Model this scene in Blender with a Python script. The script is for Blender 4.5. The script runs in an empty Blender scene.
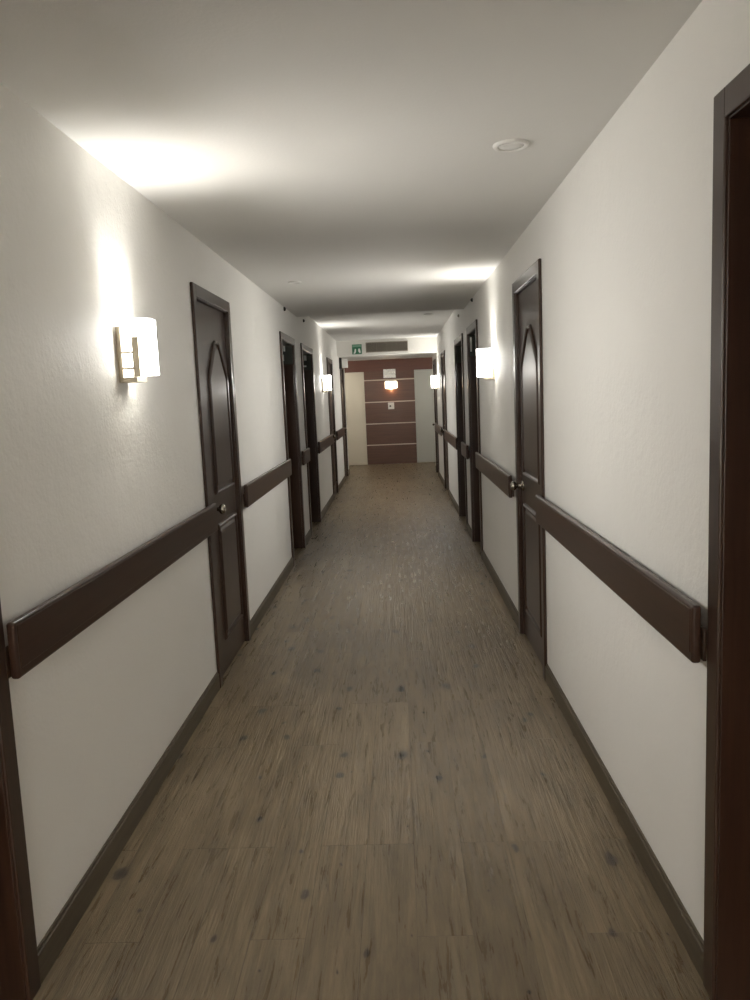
import bpy, bmesh, math, random
from mathutils import Vector, Matrix
random.seed(7)
S = bpy.context.scene
C = S.collection
PI = math.pi
XL, XR = -0.982, 0.708          # wall faces of the corridor
ZC, ZR = 2.297, 2.42            # low ceiling, raised ceiling
Y0, Y1 = -6.0, 17.3             # corridor ends
YL = 15.4                       # where the lift lobby opens
LX0, LX1 = -1.75, 1.45          # lobby side walls

# ------------------------------------------------------------------ helpers
def add_box(bm, x0, x1, y0, y1, z0, z1, bev=0.0, seg=2):
    vs = [bm.verts.new((x, y, z)) for x in (x0, x1) for y in (y0, y1) for z in (z0, z1)]
    fs = [(0, 1, 3, 2), (4, 6, 7, 5), (0, 4, 5, 1), (2, 3, 7, 6), (0, 2, 6, 4), (1, 5, 7, 3)]
    faces = [bm.faces.new([vs[i] for i in f]) for f in fs]
    if bev > 0:
        es = set(e for f in faces for e in f.edges)
        bmesh.ops.bevel(bm, geom=list(es), offset=bev, segments=seg, affect='EDGES', profile=0.5)

def add_lathe(bm, prof, M, n=24):
    """prof: list of (r, h) revolved about local z, transformed by M."""
    rings = []
    for r, h in prof:
        if r < 1e-6:
            rings.append([bm.verts.new(M @ Vector((0, 0, h)))])
        else:
            rings.append([bm.verts.new(M @ Vector((r*math.cos(2*PI*i/n), r*math.sin(2*PI*i/n), h))) for i in range(n)])
    for a, b in zip(rings, rings[1:]):
        for i in range(n):
            j = (i+1) % n
            if len(a) == 1 and len(b) == 1: continue
            if len(a) == 1: bm.faces.new((a[0], b[i], b[j]))
            elif len(b) == 1: bm.faces.new((a[i], b[0], a[j]))
            else: bm.faces.new((a[i], b[i], b[j], a[j]))

def sweep_loop(bm, pts, prof, x_of):
    """closed loop pts (y,z); prof = list of (offset outward, height); x_of(h) gives x."""
    n = len(pts)
    area = sum(pts[i][0]*pts[(i+1) % n][1]-pts[(i+1) % n][0]*pts[i][1] for i in range(n))
    sg = 1 if area > 0 else -1
    rings = []
    for i in range(n):
        p0, p, p1 = Vector(pts[i-1]), Vector(pts[i]), Vector(pts[(i+1) % n])
        d0, d1 = (p-p0).normalized(), (p1-p).normalized()
        n0, n1 = Vector((d0.y, -d0.x))*sg, Vector((d1.y, -d1.x))*sg
        m = (n0+n1).normalized(); k = 1/max(0.45, m.dot(n0))
        rings.append([bm.verts.new((x_of(h), p.x+m.x*o*k, p.y+m.y*o*k)) for o, h in prof])
    for i in range(n):
        a, b = rings[i], rings[(i+1) % n]
        for j in range(len(prof)-1):
            bm.faces.new((a[j], b[j], b[j+1], a[j+1]))

def obj(name, bm, mat, parent=None, smooth=False, loc=None):
    bmesh.ops.recalc_face_normals(bm, faces=bm.faces[:])
    me = bpy.data.meshes.new(name); bm.to_mesh(me); bm.free()
    me.materials.append(mat)
    if smooth:
        for p in me.polygons: p.use_smooth = True
    o = bpy.data.objects.new(name, me); C.objects.link(o)
    if parent: o.parent = parent
    if loc: o.location = loc
    return o

def tag(o, label, cat, group=None, kind=None):
    o['label'] = label; o['category'] = cat
    if group: o['group'] = group
    if kind: o['kind'] = kind
    return o

def empty(name, loc, rz, label, cat, group=None, kind=None):
    o = bpy.data.objects.new(name, None); C.objects.link(o)
    o.location = loc; o.rotation_euler = (0, 0, rz); o.empty_display_size = 0.1
    return tag(o, label, cat, group, kind)

def copy_tree(o, parent=None):
    c = o.copy(); C.objects.link(c)
    if parent: c.parent = parent
    for ch in [k for k in bpy.data.objects if k.parent == o]:
        copy_tree(ch, c)
    return c

# ---------------------------------------------------------------- materials
def mat(name):
    m = bpy.data.materials.new(name); m.use_nodes = True
    nt = m.node_tree; b = nt.nodes['Principled BSDF']
    return m, nt, b
def N(nt, t, **kw):
    n = nt.nodes.new(t)
    for k, v in kw.items():
        if k in n.inputs: n.inputs[k].default_value = v
        else: setattr(n, k, v)
    return n
def lin(r, g, b):
    f = lambda c: ((c/255+0.055)/1.055)**2.4 if c > 10 else c/255/12.92
    return (f(r), f(g), f(b), 1)

def plaster(name, col, scale=55, strength=0.25, big=0.0, rough=0.6):
    m, nt, b = mat(name)
    tc = N(nt, 'ShaderNodeTexCoord')
    n1 = N(nt, 'ShaderNodeTexNoise', Scale=scale, Detail=4, Roughness=0.6)
    n2 = N(nt, 'ShaderNodeTexNoise', Scale=scale*0.22, Detail=2)
    n3 = N(nt, 'ShaderNodeTexNoise', Scale=1.3, Detail=3)
    for n in (n1, n2, n3): nt.links.new(tc.outputs['Object'], n.inputs['Vector'])
    mx = N(nt, 'ShaderNodeMath', operation='MULTIPLY_ADD')
    nt.links.new(n2.outputs['Fac'], mx.inputs[0]); mx.inputs[1].default_value = big
    nt.links.new(n1.outputs['Fac'], mx.inputs[2])
    bp = N(nt, 'ShaderNodeBump', Strength=strength, Distance=0.006)
    nt.links.new(mx.outputs[0], bp.inputs['Height']); nt.links.new(bp.outputs[0], b.inputs['Normal'])
    r = N(nt, 'ShaderNodeMapRange'); r.inputs['To Min'].default_value = 0.94; r.inputs['To Max'].default_value = 1.03
    nt.links.new(n3.outputs['Fac'], r.inputs['Value'])
    mm = N(nt, 'ShaderNodeMix', data_type='RGBA', blend_type='MULTIPLY'); mm.inputs[0].default_value = 1
    mm.inputs[6].default_value = col; nt.links.new(r.outputs[0], mm.inputs[7])
    nt.links.new(mm.outputs[2], b.inputs['Base Color'])
    b.inputs['Roughness'].default_value = rough
    b.inputs['Specular IOR Level'].default_value = 0.3
    return m

def wood(name, c1, c2, rough=0.28, coat=0.35, axis='Z', gscale=1.0, spec=0.5):
    m, nt, b = mat(name)
    tc = N(nt, 'ShaderNodeTexCoord'); mp = N(nt, 'ShaderNodeMapping')
    sc = {'Z': (28, 28, 1.6), 'Y': (28, 1.6, 28), 'X': (1.6, 28, 28)}[axis]
    mp.inputs['Scale'].default_value = tuple(s*gscale for s in sc)
    nt.links.new(tc.outputs['Object'], mp.inputs['Vector'])
    n = N(nt, 'ShaderNodeTexNoise', Scale=1.6, Detail=6, Roughness=0.6, Distortion=0.4)
    nt.links.new(mp.outputs[0], n.inputs['Vector'])
    cr = N(nt, 'ShaderNodeValToRGB'); cr.color_ramp.elements[0].position = 0.3; cr.color_ramp.elements[1].position = 0.7
    cr.color_ramp.elements[0].color = c1; cr.color_ramp.elements[1].color = c2
    nt.links.new(n.outputs['Fac'], cr.inputs[0]); nt.links.new(cr.outputs[0], b.inputs['Base Color'])
    bp = N(nt, 'ShaderNodeBump', Strength=0.06, Distance=0.002)
    nt.links.new(n.outputs['Fac'], bp.inputs['Height']); nt.links.new(bp.outputs[0], b.inputs['Normal'])
    b.inputs['Roughness'].default_value = rough
    b.inputs['Coat Weight'].default_value = coat; b.inputs['Coat Roughness'].default_value = 0.12
    b.inputs['Specular IOR Level'].default_value = spec
    return m

def plain(name, col, rough=0.5, metal=0.0, emit=None, estr=0.0, coat=0.0):
    m, nt, b = mat(name)
    tc = N(nt, 'ShaderNodeTexCoord'); n = N(nt, 'ShaderNodeTexNoise', Scale=60, Detail=2)
    nt.links.new(tc.outputs['Object'], n.inputs['Vector'])
    r = N(nt, 'ShaderNodeMapRange'); r.inputs['To Min'].default_value = max(0.02, rough-0.05); r.inputs['To Max'].default_value = rough+0.05
    nt.links.new(n.outputs['Fac'], r.inputs['Value']); nt.links.new(r.outputs[0], b.inputs['Roughness'])
    b.inputs['Base Color'].default_value = col
    b.inputs['Metallic'].default_value = metal; b.inputs['Coat Weight'].default_value = coat
    if emit:
        b.inputs['Emission Color'].default_value = emit; b.inputs['Emission Strength'].default_value = estr
    return m

def floor_material():
    m, nt, b = mat('vinyl_plank_floor')
    L = nt.links.new
    tc = N(nt, 'ShaderNodeTexCoord'); sp = N(nt, 'ShaderNodeSeparateXYZ'); L(tc.outputs['Object'], sp.inputs[0])
    cb = N(nt, 'ShaderNodeCombineXYZ'); L(sp.outputs['Y'], cb.inputs[0]); L(sp.outputs['X'], cb.inputs[1])
    br = N(nt, 'ShaderNodeTexBrick'); br.offset = 0.37; br.offset_frequency = 3; br.squash = 1
    br.inputs['Scale'].default_value = 1; br.inputs['Brick Width'].default_value = 1.22; br.inputs['Row Height'].default_value = 0.153
    br.inputs['Mortar Size'].default_value = 0.0009; br.inputs['Mortar Smooth'].default_value = 0.3
    br.inputs['Color1'].default_value = (0, 0, 0, 1); br.inputs['Color2'].default_value = (1, 1, 1, 1); br.inputs['Mortar'].default_value = (0.5, 0.5, 0.5, 1)
    L(cb.outputs[0], br.inputs['Vector'])
    # per-plank offset of the grain
    off = N(nt, 'ShaderNodeVectorMath', operation='MULTIPLY_ADD')
    L(br.outputs['Color'], off.inputs[0]); off.inputs[1].default_value = (3.1, 7.7, 5.0); L(tc.outputs['Object'], off.inputs[2])
    def grain(sx, sy, scale, det, dist, rough=0.6, src=None):
        mp = N(nt, 'ShaderNodeMapping'); mp.inputs['Scale'].default_value = (sx, sy, 1)
        L(tc.outputs['Object'] if src else off.outputs[0], mp.inputs['Vector'])
        n = N(nt, 'ShaderNodeTexNoise', Scale=scale, Detail=det, Distortion=dist, Roughness=rough)
        L(mp.outputs[0], n.inputs['Vector']); return n
    g1 = grain(44, 3.4, 1.0, 8, 0.5, 0.70)      # fine fibres
    g2 = grain(9, 1.6, 1.0, 4, 1.2)             # broad bands
    g3 = grain(48, 1.5, 1.0, 4, 1.0, 0.55)       # dark cracks
    g4 = grain(3.5, 2.2, 1.0, 4, 0.5, 0.6, tc)  # blotches
    cr = N(nt, 'ShaderNodeValToRGB'); e = cr.color_ramp.elements
    e[0].position = 0.31; e[0].color = FL[0]
    e[1].position = 0.69; e[1].color = FL[2]
    k = e.new(0.5); k.color = FL[1]
    a = N(nt, 'ShaderNodeMath', operation='MULTIPLY_ADD'); L(g1.outputs['Fac'], a.inputs[0]); a.inputs[1].default_value = 0.55
    a2 = N(nt, 'ShaderNodeMath', operation='MULTIPLY'); L(g2.outputs['Fac'], a2.inputs[0]); a2.inputs[1].default_value = 0.45
    L(a2.outputs[0], a.inputs[2]); L(a.outputs[0], cr.inputs[0])
    # tint per plank
    r = N(nt, 'ShaderNodeMapRange'); r.inputs['To Min'].default_value = 0.9; r.inputs['To Max'].default_value = 1.1
    L(br.outputs['Color'], r.inputs['Value'])
    r4 = N(nt, 'ShaderNodeMapRange'); r4.inputs['To Min'].default_value = 0.8; r4.inputs['To Max'].default_value = 1.2
    L(g4.outputs['Fac'], r4.inputs['Value'])
    rr = N(nt, 'ShaderNodeMath', operation='MULTIPLY'); L(r.outputs[0], rr.inputs[0]); L(r4.outputs[0], rr.inputs[1])
    m1 = N(nt, 'ShaderNodeMix', data_type='RGBA', blend_type='MULTIPLY'); m1.inputs[0].default_value = 1
    L(cr.outputs[0], m1.inputs[6]); L(rr.outputs[0], m1.inputs[7])
    # cracks
    ck = N(nt, 'ShaderNodeValToRGB'); ck.color_ramp.elements[0].position = 0.27; ck.color_ramp.elements[0].color = (0.55, 0.52, 0.50, 1)
    ck.color_ramp.elements[1].position = 0.34; ck.color_ramp.elements[1].color = (1, 1, 1, 1)
    L(g3.outputs['Fac'], ck.inputs[0])
    m2 = N(nt, 'ShaderNodeMix', data_type='RGBA', blend_type='MULTIPLY'); m2.inputs[0].default_value = 1
    L(m1.outputs[2], m2.inputs[6]); L(ck.outputs[0], m2.inputs[7])
    # knots
    ds = grain(9, 9, 1.0, 2, 0, 0.5, tc)
    wv = N(nt, 'ShaderNodeVectorMath', operation='MULTIPLY_ADD'); L(ds.outputs['Color'], wv.inputs[0]); wv.inputs[1].default_value = (0.045, 0.09, 0)
    L(tc.outputs['Object'], wv.inputs[2])
    mpk = N(nt, 'ShaderNodeMapping'); mpk.inputs['Scale'].default_value = (4.6, 2.6, 1); L(wv.outputs[0], mpk.inputs['Vector'])
    vo = N(nt, 'ShaderNodeTexVoronoi', voronoi_dimensions='2D'); vo.inputs['Scale'].default_value = 1; L(mpk.outputs[0], vo.inputs['Vector'])
    sc = N(nt, 'ShaderNodeSeparateColor'); L(vo.outputs['Color'], sc.inputs[0])
    # knot radius varies with the cell; nearly half the cells have none
    rad = N(nt, 'ShaderNodeMapRange'); rad.inputs['From Min'].default_value = 0.25; rad.inputs['From Max'].default_value = 1
    rad.inputs['To Min'].default_value = 0.03; rad.inputs['To Max'].default_value = 0.21
    L(sc.outputs[0], rad.inputs['Value'])
    dv = N(nt, 'ShaderNodeMath', operation='DIVIDE'); L(vo.outputs['Distance'], dv.inputs[0]); L(rad.outputs[0], dv.inputs[1])
    kk = N(nt, 'ShaderNodeValToRGB'); ke = kk.color_ramp.elements
    ke[0].position = 0.0; ke[0].color = (0.16, 0.18, 0.22, 1); ke[1].position = 1.0; ke[1].color = (1, 1, 1, 1)
    q = ke.new(0.38); q.color = (0.36, 0.36, 0.37, 1); q = ke.new(0.55); q.color = (0.85, 0.85, 0.85, 1)
    L(dv.outputs[0], kk.inputs[0])
    m3 = N(nt, 'ShaderNodeMix', data_type='RGBA', blend_type='MULTIPLY'); m3.inputs[0].default_value = 1
    L(m2.outputs[2], m3.inputs[6]); L(kk.outputs[0], m3.inputs[7])
    # seams
    m4 = N(nt, 'ShaderNodeMix', data_type='RGBA', blend_type='MULTIPLY'); L(br.outputs['Fac'], m4.inputs[0])
    L(m3.outputs[2], m4.inputs[6]); m4.inputs[7].default_value = (0.55, 0.53, 0.5, 1)
    L(m4.outputs[2], b.inputs['Base Color'])
    ro = N(nt, 'ShaderNodeMapRange'); ro.inputs['From Min'].default_value = 0.3; ro.inputs['From Max'].default_value = 0.7
    ro.inputs['To Min'].default_value = 0.20; ro.inputs['To Max'].default_value = 0.46
    L(g1.outputs['Fac'], ro.inputs['Value']); L(ro.outputs[0], b.inputs['Roughness'])
    b.inputs['Specular IOR Level'].default_value = 0.42
    hs = N(nt, 'ShaderNodeMath', operation='MULTIPLY_ADD'); L(g3.outputs['Fac'], hs.inputs[0]); hs.inputs[1].default_value = 0.8; L(g1.outputs['Fac'], hs.inputs[2])
    hm = N(nt, 'ShaderNodeMath', operation='SUBTRACT'); L(hs.outputs[0], hm.inputs[0]); L(br.outputs['Fac'], hm.inputs[1])
    bp = N(nt, 'ShaderNodeBump', Strength=0.8, Distance=0.006); L(hm.outputs[0], bp.inputs['Height']); L(bp.outputs[0], b.inputs['Normal'])
    return m
FL = [lin(80, 67, 48), lin(114, 99, 75), lin(142, 126, 100)]

M_wall = plaster('white_plaster_wall', (0.86, 0.845, 0.805, 1), 60, 0.35, 1.2, 0.55)
M_ceil = plaster('matt_white_ceiling', (0.72, 0.71, 0.68, 1), 90, 0.12, 0.3, 0.8)
M_floor = floor_material()
M_dark = wood('espresso_lacquered_wood', lin(44, 28, 19), lin(61, 41, 29), 0.30, 0.2, 'Z', 1.0, 0.42)
M_rail = wood('espresso_rail_wood', lin(50, 33, 24), lin(64, 43, 32), 0.30, 0.12, 'Y', 1.0, 0.35)
M_base = wood('grey_brown_skirting', lin(74, 65, 51), lin(96, 85, 68), 0.5, 0.05, 'Y')
M_brown = wood('walnut_laminate', lin(80, 53, 41), lin(101, 69, 54), 0.4, 0.15, 'X', 0.8)
M_red = wood('reddish_walnut_fascia', lin(82, 45, 33), lin(98, 56, 42), 0.35, 0.2, 'X', 0.8)
M_strip = plain('pale_metal_strip', lin(205, 190, 175), 0.4, 0.3)
M_brass = plain('brushed_nickel', lin(190, 180, 160), 0.35, 0.9)
M_knob = plain('antique_pewter', lin(165, 160, 150), 0.2, 1.0)
M_shade = plain('frosted_lit_glass', (0.9, 0.9, 0.86, 1), 0.4, 0, (1.0, 0.975, 0.925, 1), 9.0)
M_bulb = plain('glowing_lamp_tube', (0.9, 0.9, 0.9, 1), 0.4, 0, (1.0, 0.975, 0.925, 1), 9.0)
M_white = plain('satin_white_plastic', (0.72, 0.71, 0.68, 1), 0.4)
M_cream = plain('cream_painted_door', lin(206, 199, 183), 0.45)
M_pale = plain('pale_grey_painted_door', lin(180, 183, 178), 0.4)
M_black = plain('black_plastic', (0.012, 0.012, 0.012, 1), 0.4)
M_green = plain('evacuation_green', lin(58, 122, 92), 0.45)
M_lgreen = plain('pale_green_strip', lin(130, 172, 148), 0.45)
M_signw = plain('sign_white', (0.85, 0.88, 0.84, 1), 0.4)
M_slat = plain('grey_grille_metal', lin(158, 150, 138), 0.5, 0.0)
M_duct = plain('dark_duct_interior', lin(92, 86, 78), 0.7)
M_tglass = plain('smoked_transom_glass', lin(78, 81, 76), 0.12, 0.0, coat=0.6)
M_alu = plain('brushed_aluminium', lin(205, 205, 200), 0.28, 0.85)
M_fill = plain('fill_panel_glow', (0.9, 0.9, 0.88, 1), 0.5, 0, (1.0, 0.95, 0.90, 1), 70.0)  # glow of the fill panels added behind the viewer
M_warm = plain('warm_lit_glass', (0.9, 0.85, 0.75, 1), 0.4, 0, (1.0, 0.86, 0.62, 1), 3.2)
M_warmb = plain('warm_amber_diffuser', (0.9, 0.6, 0.3, 1), 0.4, 0, (1.0, 0.5, 0.2, 1), 1.2)

# --------------------------------------------------------------- openings
# (y0, y1, kind) outer casing spans; the same rhythm on both sides
CW = 0.062
DOORS = [(0.95, 1.83, 'near'), (3.92, 4.78, 'flat'), (6.87, 7.80, 'deep'), (8.37, 9.46, 'deep'), (11.46, 12.34, 'flat'), (14.10, 14.95, 'flat')]
BACKD = [(-4.2, -3.3, 'flat')]
DOORS_R = [(0.93, 1.792, 'near'), (3.88, 4.745, 'flat')] + DOORS[2:]
def DTF(side, kind): return (2.050 if side < 0 else (2.058 if kind == 'near' else 2.075))
REC = {'near': 0.40, 'flat': 0.06, 'deep': 0.36}

# -------------------------------------------------------------------- shell
bm = bmesh.new(); add_box(bm, LX0-0.2, LX1+0.2, Y0-0.2, Y1+0.2, -0.12, 0.0)
tag(obj('floor', bm, M_floor), 'grey-brown weathered wood plank floor with dark knots', 'floor', kind='structure')
bm = bmesh.new()
add_box(bm, XL-0.5, XR+0.5, Y0-0.2, 8.2, ZC, 2.7)
add_box(bm, XL-0.5, XR+0.5, 8.2, 13.6, ZR, 2.7)
add_box(bm, LX0-0.2, LX1+0.2, YL, Y1+0.2, 2.30, 2.7)
tag(obj('ceiling', bm, M_ceil), 'white plaster ceiling stepping up halfway down the corridor', 'ceiling', kind='structure')
bm = bmesh.new(); add_box(bm, XL, XR, 13.6, YL, 2.165, 2.7)
tag(obj('wall_header', bm, M_wall), 'white bulkhead over the far opening, carrying grille and green sign', 'wall', kind='structure')

def side_wall(name, s, label):
    X = XL if s < 0 else XR
    def B(bm, d0, d1, y0, y1, z0, z1):          # d = depth into the wall
        a, b = X+s*d0, X+s*d1
        add_box(bm, min(a, b), max(a, b), y0, y1, z0, z1)
    T = 0.5
    bm = bmesh.new()
    ops = sorted(BACKD + (DOORS if s < 0 else DOORS_R)); y = Y0-0.2
    for a, b, k in ops:
        DT = DTF(s, k)
        a2, b2 = a+CW-0.02, b-CW+0.02
        B(bm, 0, T, y, a2, 0, 2.7)
        B(bm, 0, T, a2, b2, DT-CW+0.02, 2.7)
        B(bm, REC[k], T, a2, b2, 0, DT-CW+0.02)
        y = b2
    B(bm, 0, T, y, YL, 0, 2.7)
    tag(obj(name, bm, M_wall), label, 'wall', kind='structure')
side_wall('wall_left', -1, 'left corridor wall in white textured plaster')
side_wall('wall_right', 1, 'right corridor wall in white plaster, beige in the lamplight')
bm = bmesh.new(); add_box(bm, LX0-0.2, LX0, YL, Y1, 0, 2.7); tag(obj('wall_lobby_left', bm, M_wall), 'white side wall of the far lobby, left', 'wall', kind='structure')
bm = bmesh.new(); add_box(bm, LX1, LX1+0.2, YL, Y1, 0, 2.7); tag(obj('wall_lobby_right', bm, M_wall), 'white side wall of the far lobby, right', 'wall', kind='structure')
bm = bmesh.new(); add_box(bm, LX0-0.2, XL-0.5, YL-0.15, YL, 0, 2.7); add_box(bm, XR+0.5, LX1+0.2, YL-0.15, YL, 0, 2.7)
tag(obj('wall_lobby_return', bm, M_wall), 'white return walls either side of the lobby opening', 'wall', kind='structure')
bm = bmesh.new(); add_box(bm, XL, XR, Y0-0.2, Y0, 0, 2.7); tag(obj('wall_back', bm, M_wall), 'white wall closing the corridor behind the viewer', 'wall', kind='structure')
bm = bmesh.new(); add_box(bm, LX0-0.2, LX1+0.2, Y1, Y1+0.2, 0, 2.7)
tag(obj('wall_end', bm, M_wall), 'end wall of the lobby behind the brown panelling', 'wall', kind='structure')

# baseboards: segments between the openings, one mesh per side
for s, nm, lb in ((-1, 'baseboard_left', 'grey-brown baseboard along the left wall'), (1, 'baseboard_right', 'grey-brown baseboard along the right wall')):
    X = XL if s < 0 else XR
    bm = bmesh.new(); y = Y0
    for a, b, k in sorted(BACKD + (DOORS if s < 0 else DOORS_R))+[(YL, YL, '')]:
        x0, x1 = sorted((X, X-s*0.013))
        add_box(bm, x0, x1, y+0.001, a-0.001, 0.0, 0.082, 0.003)
        x0, x1 = sorted((X, X-s*0.007))
        add_box(bm, x0, x1, y+0.001, a-0.001, 0.080, 0.092, 0.003)
        y = b
    tag(obj(nm, bm, M_base), lb, 'baseboard', kind='structure')

# ------------------------------------------------------------------- doors
def rounded(pts, rads, n=5):
    out = []; m = len(pts)
    for i in range(m):
        p0, p, p1 = Vector(pts[i-1]), Vector(pts[i]), Vector(pts[(i+1) % m]); r = rads[i]
        if r <= 0: out.append(tuple(p)); continue
        a = p+(p0-p).normalized()*r; b = p+(p1-p).normalized()*r
        for t in range(n+1):
            t /= n
            q = a*(1-t)**2+p*2*t*(1-t)+b*t*t; out.append(tuple(q))
    return out
def upper_outline(h):    # half width h
    return rounded([(-h, 1.005), (h, 1.005), (h, 1.60), (0.055, 1.760), (0.03, 1.776), (-0.03, 1.776), (-0.055, 1.760), (-h, 1.60)],
                   [0, 0, 0.03, 0.012, 0.008, 0.008, 0.012, 0.03])
def lower_outline(h):
    return [(-h, 0.20), (h, 0.20), (h, 0.785), (-h, 0.785)]

def panel(bm, outline, xf):
    """moulded panel: proud bead round a groove and a raised field (x grows out of the leaf)."""
    prof = [(0.030, 0.0), (0.026, 0.009), (0.019, 0.013), (0.011, 0.010), (0.007, -0.001), (0.0, -0.001), (-0.016, 0.0065), (-0.022, 0.0075)]
    sweep_loop(bm, outline, prof, lambda h: xf+h)
def field(bm, outline, xf):
    n = len(outline)
    area = sum(outline[i][0]*outline[(i+1) % n][1]-outline[(i+1) % n][0]*outline[i][1] for i in range(n)); sg = 1 if area > 0 else -1
    vs = []
    for i in range(n):
        p0, p, p1 = Vector(outline[i-1]), Vector(outline[i]), Vector(outline[(i+1) % n])
        d0, d1 = (p-p0).normalized(), (p1-p).normalized(); n0, n1 = Vector((d0.y, -d0.x))*sg, Vector((d1.y, -d1.x))*sg
        m = (n0+n1).normalized(); k = 1/max(0.45, m.dot(n0)); q = p-m*0.0215*k
        vs.append(bm.verts.new((xf+0.0075, q.x, q.y)))
    bm.faces.new(vs)

def build_door(name, side, y0, y1, kind, label, mark=None, knob_far=None):
    """local frame: x out of the wall into the corridor, y along the wall, z up"""
    W = y1-y0; hw = W/2; DT = DTF(side, kind)
    X = XL if side < 0 else XR
    root = empty(name, (X, (y0+y1)/2, 0), 0 if side < 0 else PI, label, 'door', kind='structure')
    dep = REC[kind]
    # casing: two jambs and a head with an inner step, mitred look by bevels
    bm = bmesh.new()
    for a, b in ((-hw, -hw+CW), (hw-CW, hw)):
        add_box(bm, 0.001, 0.016, a, b, 0, DT, 0.004)
    add_box(bm, 0.001, 0.016, -hw+CW-0.004, hw-CW+0.004, DT-CW, DT, 0.004)
    iw = hw-CW
    for a, b in ((-iw-0.018, -iw+0.004), (iw-0.004, iw+0.018)):       # reveal lining
        add_box(bm, -dep+0.002, 0.008, a, b, 0.001, DT-CW+0.018, 0.002)
    add_box(bm, -dep+0.002, 0.008, -iw, iw, DT-CW-0.004, DT-CW+0.018, 0.002)
    st = 0.014                                                        # door stop
    for a, b in ((-iw+0.004, -iw+st), (iw-st, iw-0.004)):
        add_box(bm, -dep+0.004, -0.26 if kind == 'near' else -0.004-dep*0.55, a, b, 0.001, DT-CW-0.004, 0.002)
    obj('door_casing', bm, M_dark, root)
    # leaf
    xf = {'flat': -0.010, 'near': -0.33, 'deep': -0.315}[kind]
    lw = iw-0.006
    bm = bmesh.new(); add_box(bm, xf-0.04, xf, -lw, lw, 0.006, DT-CW-0.006, 0.0015)
    leaf = obj('door_leaf', bm, M_dark, root)
    h = 0.235
    bm = bmesh.new()
    if side < 0 and kind == 'flat': h = 0.205
    sh = 0.088 if side < 0 and kind == 'flat' else 0.0
    for o in (upper_outline(h), lower_outline(h)):
        o = [(a+sh, b) for a, b in o]
        panel(bm, o, xf); field(bm, o, xf)
    obj('panel_moulding', bm, M_dark, leaf)
    # knob near one edge
    ky = -lw+(0.10 if side < 0 else 0.06)
    bm = bmesh.new(); M = Matrix.Translation((xf, ky, 0.912)) @ Matrix.Rotation(PI/2, 4, 'Y')
    add_lathe(bm, [(0, 0), (0.031, 0), (0.031, 0.004), (0.026, 0.009), (0.012, 0.012), (0.0095, 0.032), (0.012, 0.040), (0.022, 0.046), (0.0275, 0.056), (0.026, 0.067), (0.016, 0.075), (0, 0.077)], M)
    obj('door_knob', bm, M_knob, leaf, True)
    if kind == 'deep':
        # the far reveal, faced with a wood panel and a smoked transom above it
        sg = 1 if side < 0 else -1
        yf = sg*(iw-0.005)
        a, b = sorted((yf, yf-sg*0.012))
        bm = bmesh.new(); add_box(bm, -dep+0.05, -0.004, a, b, 0.004, 1.80, 0.002)
        obj('reveal_panel', bm, M_dark, root)
        a, b = sorted((yf, yf-sg*0.008))
        bm = bmesh.new(); add_box(bm, -dep+0.05, -0.004, a, b, 1.806, DT-CW-0.008, 0.002)
        tr = obj('transom_pane', bm, M_tglass, root); tr['label'] = 'dark glossy pane above the reveal'
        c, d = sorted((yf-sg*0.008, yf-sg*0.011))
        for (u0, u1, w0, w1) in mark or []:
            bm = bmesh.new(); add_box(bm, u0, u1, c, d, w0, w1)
            k = obj('white_mark', bm, M_signw, tr)  # small white mark set on the dark pane
    return root

side_word = {-1: 'left', 1: 'right'}
LAB = {
 (-1, 0): 'nearest dark wood door on the left, only its casing edge in view',
 (1, 0): 'nearest dark wood door on the right, dark recess cut by the frame',
 (-1, 1): 'dark panelled door on the left wall just past the first lamp',
 (1, 1): 'dark panelled door on the right wall between the two longest handrails',
 (-1, 2): 'recessed dark doorway on the left wall, first of the close pair',
 (1, 2): 'recessed dark doorway on the right wall just behind the second lamp',
 (-1, 3): 'recessed dark doorway on the left wall, second of the close pair',
 (1, 3): 'recessed dark doorway on the right wall, farther of the close pair',
 (-1, 4): 'narrow-looking dark door far down the left wall behind the lamp',
 (1, 4): 'narrow-looking dark door far down the right wall before the far lamp',
 (-1, 5): 'last dark door on the left, at the lobby corner',
 (1, 5): 'last dark door on the right, at the lobby corner'}
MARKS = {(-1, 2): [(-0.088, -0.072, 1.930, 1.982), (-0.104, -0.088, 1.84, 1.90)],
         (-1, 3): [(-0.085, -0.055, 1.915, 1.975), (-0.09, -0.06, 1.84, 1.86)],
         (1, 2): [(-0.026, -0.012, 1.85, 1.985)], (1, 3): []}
n = 0
for i in range(6):
    for s in (-1, 1):
        n += 1; a, b, k = (DOORS if s < 0 else DOORS_R)[i]
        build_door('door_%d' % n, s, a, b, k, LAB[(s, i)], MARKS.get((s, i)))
for i, (a, b, k) in enumerate(BACKD):
    for s in (-1, 1):
        n += 1
        build_door('door_%d' % n, s, a, b, k, 'dark panelled door on the %s wall behind the viewer' % side_word[s])

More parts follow.
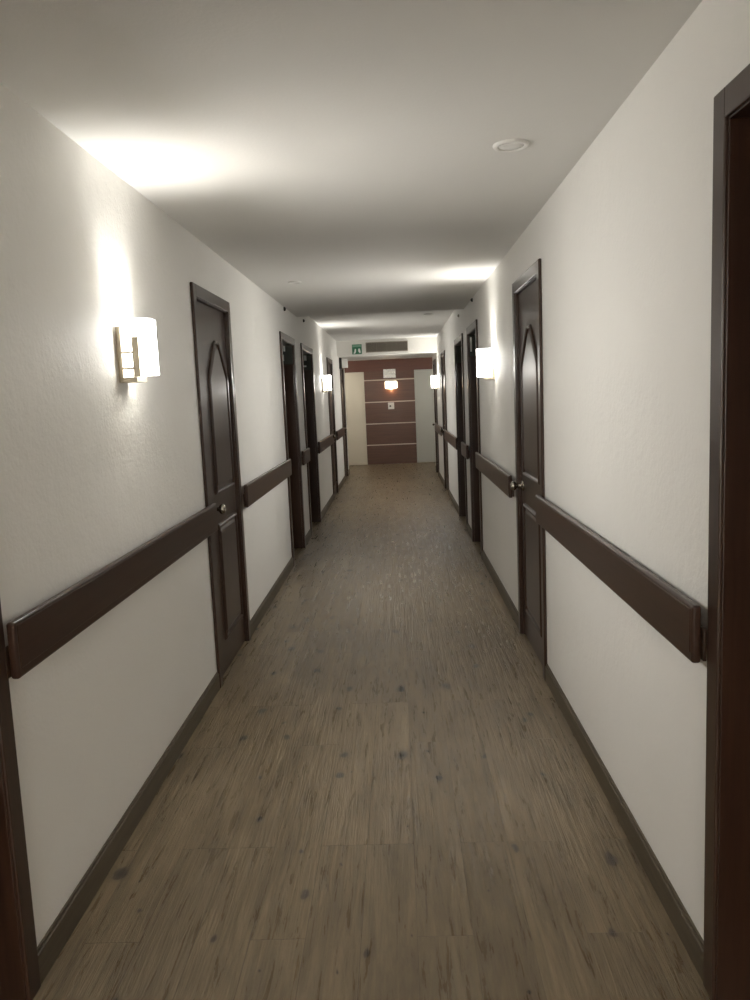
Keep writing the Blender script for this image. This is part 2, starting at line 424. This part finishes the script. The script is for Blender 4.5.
# --------------------------------------------------------------- handrails
def handrail(side, y0, y1, label):
    X = XL if side < 0 else XR
    z0, z1 = (0.815, 0.957) if side < 0 else (0.813, 0.951)
    L = y1-y0; pr = 0.040 if side < 0 else 0.046; th = 0.022
    root = empty('handrail', (X, y0, 0), 0, label, 'handrail', 'dark wood handrails along the corridor walls')
    d = -side
    def BX(bm, a, b, *r):
        p, q = sorted((a*d, b*d)); add_box(bm, p, q, *r)
    bm = bmesh.new()
    BX(bm, pr-th, pr, 0, L, z0, z1, 0.007, 4)
    BX(bm, pr-0.002, pr+0.0015, 0.012, L-0.012, z0+0.024, z1-0.009, 0.0012, 1)
    obj('rail_board', bm, M_rail, root)
    m = max(2, int(round(L/0.9))+1)
    for i in range(m):
        y = 0.0 if i == 0 else (L-0.06 if i == m-1 else (L-0.06)*i/(m-1))
        if i == 0: y = -0.012
        if i == m-1: y = L-0.048
        bm = bmesh.new(); BX(bm, 0.0165 if i in (0, m-1) else 0.0, pr-th+0.0005, y, y+0.06, 0.822, 0.900, 0.002)
        obj('rail_bracket', bm, M_dark, root)
RL = {
 (-1, 0): (1.832, 4.005, 'nearest long dark wood handrail on the left wall'),
 (-1, 1): (4.83, 6.90, 'dark wood handrail on the left wall between panelled door and recesses'),
 (-1, 2): (7.85, 8.40, 'short dark handrail between the two left recessed doorways'),
 (-1, 3): (9.47, 11.45, 'dark handrail under the far left lamp'),
 (-1, 4): (12.36, 14.09, 'last dark handrail on the left before the lobby'),
 (1, 0): (1.80, 3.895, 'nearest long dark wood handrail on the right wall'),
 (1, 1): (4.83, 6.90, 'dark wood handrail under the second lamp on the right wall'),
 (1, 2): (7.80, 8.45, 'short dark handrail between the two right recessed doorways'),
 (1, 3): (9.20, 11.45, 'dark handrail on the right wall past the recessed doorways'),
 (1, 4): (12.36, 14.3, 'last dark handrail on the right, below the far lamp')}
for (s, i), (a, b, lb) in RL.items(): handrail(s, a, b, lb)

# ----------------------------------------------------------------- sconces
def u_shade(bm, x0, x1, h, z0, z1, t=0.004, r=0.028, n=7):
    def path(o):
        p = [(x0, -h+o), ]
        for i in range(n+1):
            a = -PI/2+PI/2*i/n; p.append((x1-r+(r-o)*math.cos(a), -h+r+(r-o)*math.sin(a)))
        for i in range(n+1):
            a = PI/2*i/n; p.append((x1-r+(r-o)*math.cos(a), h-r+(r-o)*math.sin(a)))
        p.append((x0, h-o)); return p
    A, B = path(0), path(t)
    q = [[bm.verts.new((x, y, z)) for x, y in P] for P in (A, B) for z in (z0, z1)]
    a0, a1, b0, b1 = q
    for i in range(len(A)-1):
        bm.faces.new((a0[i], a0[i+1], a1[i+1], a1[i])); bm.faces.new((b0[i], b1[i], b1[i+1], b0[i+1]))
        bm.faces.new((a1[i], a1[i+1], b1[i+1], b1[i])); bm.faces.new((a0[i], b0[i], b0[i+1], a0[i+1]))
    for i in (0, -1):
        bm.faces.new((a0[i], a1[i], b1[i], b0[i]))
def make_sconce(label):
    root = empty('wall_sconce', (0, 0, 0), 0, label, 'wall lamp', 'frosted glass wall lamps')
    bm = bmesh.new(); add_box(bm, 0.0, 0.022, -0.045, 0.045, 1.548, 1.745, 0.002); obj('wall_plate', bm, M_brass, root)
    bm = bmesh.new(); u_shade(bm, 0.028, 0.122, 0.056, 1.572, 1.768); obj('glass_shade', bm, M_shade, root, False)
    bm = bmesh.new()
    add_box(bm, 0.060, 0.084, -0.066, -0.0575, 1.566, 1.705, 0.001)
    add_box(bm, 0.020, 0.064, -0.066, -0.0590, 1.592, 1.601)
    add_box(bm, 0.020, 0.064, -0.066, -0.0590, 1.648, 1.655)
    add_box(bm, 0.018, 0.024, -0.066, -0.0400, 1.548, 1.7445, 0.001)
    add_box(bm, 0.020, 0.072, -0.066, 0.040, 1.548, 1.565, 0.001)
    obj('metal_bracket', bm, M_brass, root)
    bm = bmesh.new(); M = Matrix.Translation((0.078, 0, 0))
    add_lathe(bm, [(0, 1.566), (0.012, 1.566), (0.012, 1.605), (0.0, 1.605)], M, 16); obj('lamp_holder', bm, M_brass, root)
    bm = bmesh.new()
    add_lathe(bm, [(0, 1.606), (0.013, 1.606), (0.016, 1.62), (0.016, 1.64), (0.010, 1.655), (0, 1.657)], M, 16); obj('bulb', bm, M_bulb, root, True)
    return root
sc0 = make_sconce('lit glass wall lamp on the left wall nearest the viewer')
spots = [(-1, 2.87, 'lit glass wall lamp on the left wall nearest the viewer'),
         (1, 5.80, 'lit glass wall lamp on the right wall just past the panelled door'),
         (-1, 10.60, 'small-looking lit glass wall lamp far down the left wall'),
         (1, 13.42, 'small-looking lit glass wall lamp at the far end of the right wall')]
LP = 3.4; FP = 8.6
for i, (s, y, lb) in enumerate(spots):
    o = sc0 if i == 0 else copy_tree(sc0)
    X = XL if s < 0 else XR
    o.location = (X, y, 0); o.rotation_euler = (0, 0, 0 if s < 0 else PI); o['label'] = lb
    o['group'] = 'frosted glass wall lamps'
    k = 1.0
    # the broad glow of the glass front into the corridor
    ld = bpy.data.lights.new('lamp_front_glow', 'AREA'); ld.energy = FP; ld.shape = 'RECTANGLE'; ld.size = 0.18; ld.size_y = 0.10
    ld.color = (1.0, 0.975, 0.925)
    lo = bpy.data.objects.new('lamp_front_glow', ld); C.objects.link(lo)
    lo.location = (X-s*0.1235, y, 1.67)
    lo.rotation_euler = Vector((-s, 0, -0.35)).to_track_quat('-Z', 'Y').to_euler()
    # lamplight leaving the open top of the shade, and a weaker share below
    for nm, z, en, rot in (('lamp_uplight', 1.685, LP*k, PI),):
        ld = bpy.data.lights.new(nm, 'AREA'); ld.energy = en; ld.shape = 'RECTANGLE'; ld.size = 0.055; ld.size_y = 0.065
        ld.color = (1.0, 0.975, 0.925); ld.spread = PI*0.94
        lo = bpy.data.objects.new(nm, ld); C.objects.link(lo)
        lo.location = (X-s*0.055, y, z); lo.rotation_euler = (rot, 0, 0)

# --------------------------------------------------------- ceiling fixtures
def disc_light(x, y, z, r, label):
    root = empty('ceiling_downlight', (x, y, z), 0, label, 'ceiling fixture', 'unlit round ceiling fixtures')
    bm = bmesh.new(); M = Matrix.Identity(4)
    add_lathe(bm, [(r, 0.0), (r, -0.004), (r*0.93, -0.009), (r*0.76, -0.010), (r*0.70, -0.004), (r*0.70, 0.0)], M, 48)
    obj('trim_ring', bm, M_white, root, True)
    bm = bmesh.new(); add_lathe(bm, [(r*0.70, -0.0005), (r*0.69, -0.0055), (r*0.35, -0.0075), (0, -0.008)], M, 48)
    obj('lens', bm, M_white, root, True)
disc_light(0.425, 2.865, ZC, 0.063, 'white round ceiling fixture on the near ceiling, right of centre')
disc_light(-0.695, 5.79, ZC, 0.048, 'white round ceiling fixture near the left wall before the ceiling step')
disc_light(0.414, 9.76, ZR, 0.055, 'faint white round ceiling fixture on the raised far ceiling')

for i, y in enumerate((-3.0, -5.2)):  # glowing panels added out of view to brighten the near walls
    root = empty('fill_panel', (-0.137, y, ZC), 0, 'added square fill light panel, unseen behind the viewer, %s one' % ('nearer', 'farther')[i], 'fill light', 'added fill light panels')
    bm = bmesh.new()
    for a in ((-0.31, 0.31, -0.31, -0.29), (-0.31, 0.31, 0.29, 0.31), (-0.31, -0.29, -0.29, 0.29), (0.29, 0.31, -0.29, 0.29)): add_box(bm, *a, -0.02, -0.0005)
    obj('panel_frame', bm, M_white, root)
    bm = bmesh.new(); add_box(bm, -0.289, 0.289, -0.289, 0.289, -0.014, -0.001); obj('fill_glow', bm, M_fill, root)

# small round dark caps high on the walls above the recesses
for s, y, z, r, lb in ((-1, 7.26, 2.276, 0.019, 'small dark round sensor by the ceiling above the first left recess'),
                       (-1, 8.75, 2.31, 0.017, 'small dark round sensor by the ceiling above the second left recess'),
                       (1, 7.25, 2.278, 0.017, 'small dark round sensor by the ceiling above the first right recess'),
                       (1, 8.78, 2.29, 0.016, 'small grey round sensor by the ceiling above the second right recess')):
    X = XL if s < 0 else XR
    bm = bmesh.new(); M = Matrix.Rotation(-s*PI/2, 4, 'Y')
    add_lathe(bm, [(r, 0), (r, 0.006), (r*0.8, 0.014), (r*0.4, 0.019), (0, 0.020)], M, 20)
    tag(obj('wall_sensor', bm, M_slat if (s, y) == (1, 8.78) else M_black, smooth=True, loc=(X, y, z)), lb, 'wall sensor', 'round sensors high on the corridor walls')

# ----------------------------------------------------- header: grille + sign
YH = 13.6
root = empty('air_grille', (-0.135, YH, 2.29), 0, 'wide grey slatted air grille on the white bulkhead', 'vent')
def frame_xz(bm, x0, x1, z0, z1, w, ya, yb):
    add_box(bm, x0, x1, ya, yb, z0, z0+w); add_box(bm, x0, x1, ya, yb, z1-w, z1)
    add_box(bm, x0, x0+w, ya, yb, z0+w, z1-w); add_box(bm, x1-w, x1, ya, yb, z0+w, z1-w)
bm = bmesh.new(); frame_xz(bm, -0.355, 0.355, -0.084, 0.084, 0.011, -0.016, -0.0005); obj('grille_frame', bm, M_slat, root)
bm = bmesh.new(); add_box(bm, -0.345, 0.345, -0.003, -0.0006, -0.074, 0.074); obj('duct_back', bm, M_duct, root)
bm = bmesh.new()
for i in range(9):
    z = -0.066+i*0.0165; vs = [bm.verts.new(p) for p in ((-0.344, -0.014, z-0.004), (0.344, -0.014, z-0.004), (0.344, -0.004, z+0.004), (-0.344, -0.004, z+0.004), (-0.344, -0.014, z-0.0025), (0.344, -0.014, z-0.0025), (0.344, -0.004, z+0.0055), (-0.344, -0.004, z+0.0055))]
    for f in ((0, 1, 2, 3), (7, 6, 5, 4), (0, 4, 5, 1), (2, 6, 7, 3), (0, 3, 7, 4), (1, 5, 6, 2)): bm.faces.new([vs[j] for j in f])
for x in (-0.17, 0.0, 0.17): add_box(bm, x-0.002, x+0.002, -0.0155, -0.004, -0.074, 0.074)
obj('louvre_slats', bm, M_slat, root)

root = empty('evacuation_sign', (-0.64, YH, 2.268), 0, 'square green sign with white figures on the white bulkhead', 'sign')
bm = bmesh.new(); add_box(bm, -0.082, 0.082, -0.008, -0.0005, -0.082, 0.082, 0.002); obj('sign_board', bm, M_green, root)
bm = bmesh.new(); add_box(bm, -0.074, 0.074, -0.0095, -0.0075, 0.040, 0.072); obj('sign_header_band', bm, M_lgreen, root)
def poly(bm, pts, ya, yb):
    a = [bm.verts.new((x, ya, z)) for x, z in pts]; b = [bm.verts.new((x, yb, z)) for x, z in pts]
    bm.faces.new(a); bm.faces.new(b[::-1])
    for i in range(len(pts)):
        j = (i+1) % len(pts); bm.faces.new((a[i], b[i], b[j], a[j]))
bm = bmesh.new()
poly(bm, [(-0.062, -0.070), (-0.034, -0.070), (-0.018, -0.045), (-0.014, 0.000), (-0.026, 0.012), (-0.038, 0.000), (-0.044, -0.035)], -0.0098, -0.0075)
poly(bm, [(0.024, -0.040), (0.046, -0.066), (0.062, -0.052), (0.056, -0.012), (0.044, 0.014), (0.028, 0.012), (0.020, -0.012)], -0.0098, -0.0075)
obj('white_pictogram', bm, M_signw, root)

# emergency light on the left wall past the bulkhead edge
root = empty('emergency_light', (XL-0.001, 14.02, 2.065), 0, 'small grey-white box with black back, high on the left wall by the lobby', 'emergency light')
bm = bmesh.new(); add_box(bm, 0.0, 0.045, -0.02, 0.06, -0.095, 0.095, 0.004); obj('back_box', bm, M_black, root)
bm = bmesh.new(); add_box(bm, 0.0455, 0.15, -0.01, 0.05, -0.08, 0.08, 0.008); obj('lamp_body', bm, M_white, root)

# ---------------------------------------------------------- lobby end wall
ye = Y1
bm = bmesh.new()
add_box(bm, -0.690, 0.392, ye-0.03, ye-0.001, 0.0, 2.00)
tag(obj('trim_1', bm, M_brown), 'brown wood panelling between the two pale doors', 'wall panelling', kind='structure')
bm = bmesh.new(); add_box(bm, LX0, LX1, ye-0.032, ye-0.001, 2.0, 2.299)
tag(obj('trim_2', bm, M_red), 'reddish brown wood fascia above the pale doors', 'wall panelling', kind='structure')
panelling = bpy.data.objects['trim_1']
for z in (0.42, 0.88, 1.345, 1.815):
    bm = bmesh.new(); add_box(bm, -0.688, 0.390, ye-0.036, ye-0.0295, z-0.011, z+0.011, 0.002)
    obj('panel_strip', bm, M_strip, panelling)['label'] = 'pale metal strip across the brown wood'
def flush_door(name, x0, x1, m, label):
    root = empty(name, ((x0+x1)/2, ye, 0), 0, label, 'door', kind='structure')
    w = (x1-x0)/2
    bm = bmesh.new()
    for a, b in ((-w, -w+0.035), (w-0.035, w)): add_box(bm, a, b, -0.034, -0.001, 0.0, 1.998, 0.002)
    add_box(bm, -w+0.035, w-0.035, -0.034, -0.001, 1.963, 1.998, 0.002)
    obj('door_frame', bm, m, root)
    bm = bmesh.new(); add_box(bm, -w+0.037, w-0.037, -0.026, -0.002, 0.008, 1.961, 0.002); lf = obj('door_leaf', bm, m, root)
flush_door('door_%d' % (n+1), -1.30, -0.692, M_cream, 'cream flush door at the corridor end, left of the brown panelling')
flush_door('door_%d' % (n+2), 0.394, 0.98, M_pale, 'pale grey flush door at the corridor end, right of the brown panelling')
bm = bmesh.new(); add_box(bm, LX0, -1.30, ye-0.03, ye-0.001, 0, 2.0); add_box(bm, 0.98, LX1, ye-0.03, ye-0.001, 0, 2.0)
tag(obj('trim_3', bm, M_brown), 'brown wood panelling at the outer sides of the pale doors', 'wall panelling', kind='structure')

yp = ye-0.0365
root = empty('lobby_lamp', (-0.11, yp, 1.70), 0, 'lit warm glass lamp on the brown panelling at the corridor end', 'wall lamp')
bm = bmesh.new(); add_box(bm, -0.11, 0.11, 0.0, 0.0055, -0.09, 0.10); add_box(bm, -0.13, 0.13, -0.06, 0.0, 0.075, 0.085, 0.002); obj('back_plate', bm, M_alu, root)
bm = bmesh.new(); add_box(bm, -0.13, 0.13, -0.055, -0.0005, -0.07, 0.072, 0.006); obj('glass_shade', bm, M_warm, root)
root = empty('metal_plaque', (-0.136, yp, 1.945), 0, 'silver rectangular plaque above the warm lamp at the corridor end', 'plaque')
bm = bmesh.new(); add_box(bm, -0.132, 0.132, -0.012, 0.0055, -0.095, 0.095, 0.003); obj('plaque_body', bm, M_alu, root)
bm = bmesh.new(); add_box(bm, -0.112, 0.112, -0.0150, -0.0115, -0.078, -0.030, 0.001); obj('lower_band', bm, M_warm if False else M_white, root)
root = empty('call_button_plate', (-0.128, yp, 1.255), 0, 'small pale switch plate with dark button on the brown panelling', 'call button')
bm = bmesh.new(); add_box(bm, -0.066, 0.066, -0.008, 0.006, -0.072, 0.072, 0.004); obj('face_plate', bm, M_white, root)
bm = bmesh.new(); add_lathe(bm, [(0.020, 0), (0.020, 0.006), (0.015, 0.008), (0, 0.008)], Matrix.Translation((-0.018, -0.008, -0.006)) @ Matrix.Rotation(PI/2, 4, 'X'), 20)
obj('button', bm, M_black, root, True)

def point(nm, loc, e, col, r=0.03, t='POINT', rot=None):
    ld = bpy.data.lights.new(nm, t); ld.energy = e; ld.color = col
    if t == 'POINT': ld.shadow_soft_size = r
    lo = bpy.data.objects.new(nm, ld); C.objects.link(lo); lo.location = loc
    if rot: lo.rotation_euler = rot
    return lo
point('lobby_lamp_glow', (-0.11, yp-0.075, 1.60), 0.9, (1.0, 0.55, 0.25), 0.03)
# unseen point lights added round the lobby corner to brighten its end wall
for x, e in ((LX1-0.15, 5.5), (LX0+0.15, 9.0)):
    point('lobby_side_fill', (x, 16.2, 1.85), e, (1.0, 0.95, 0.86), 0.06)

# ------------------------------------------------------------------- world
w = bpy.data.worlds.new('dim_interior'); S.world = w; w.use_nodes = True
w.node_tree.nodes['Background'].inputs[0].default_value = (1, 0.97, 0.92, 1)
w.node_tree.nodes['Background'].inputs[1].default_value = 0.02

# ------------------------------------------------------------------ camera
F, PT, YW, RO = 793.42, 0.1291, -0.0326, -0.0427
fw = Vector((math.sin(YW)*math.cos(PT), math.cos(YW)*math.cos(PT), -math.sin(PT)))
r0 = Vector((math.cos(YW), -math.sin(YW), 0)); u0 = r0.cross(fw)
ri = r0*math.cos(RO)+u0*math.sin(RO); up = -r0*math.sin(RO)+u0*math.cos(RO)
cd = bpy.data.cameras.new('camera'); cam = bpy.data.objects.new('camera', cd); C.objects.link(cam)
R = Matrix((ri, up, -fw)).transposed().to_4x4()
cam.matrix_world = Matrix.Translation((0, 0, 1.46)) @ R
cd.sensor_fit = 'VERTICAL'; cd.sensor_height = 36.0; cd.lens = F*36.0/1000.0
cd.clip_start = 0.05
S.camera = cam
vs = S.view_settings
S.display_settings.display_device = 'sRGB'
vs.view_transform = 'Standard'; vs.look = 'None'; vs.exposure = 0.72; vs.gamma = 1.0; vs.use_curve_mapping = False
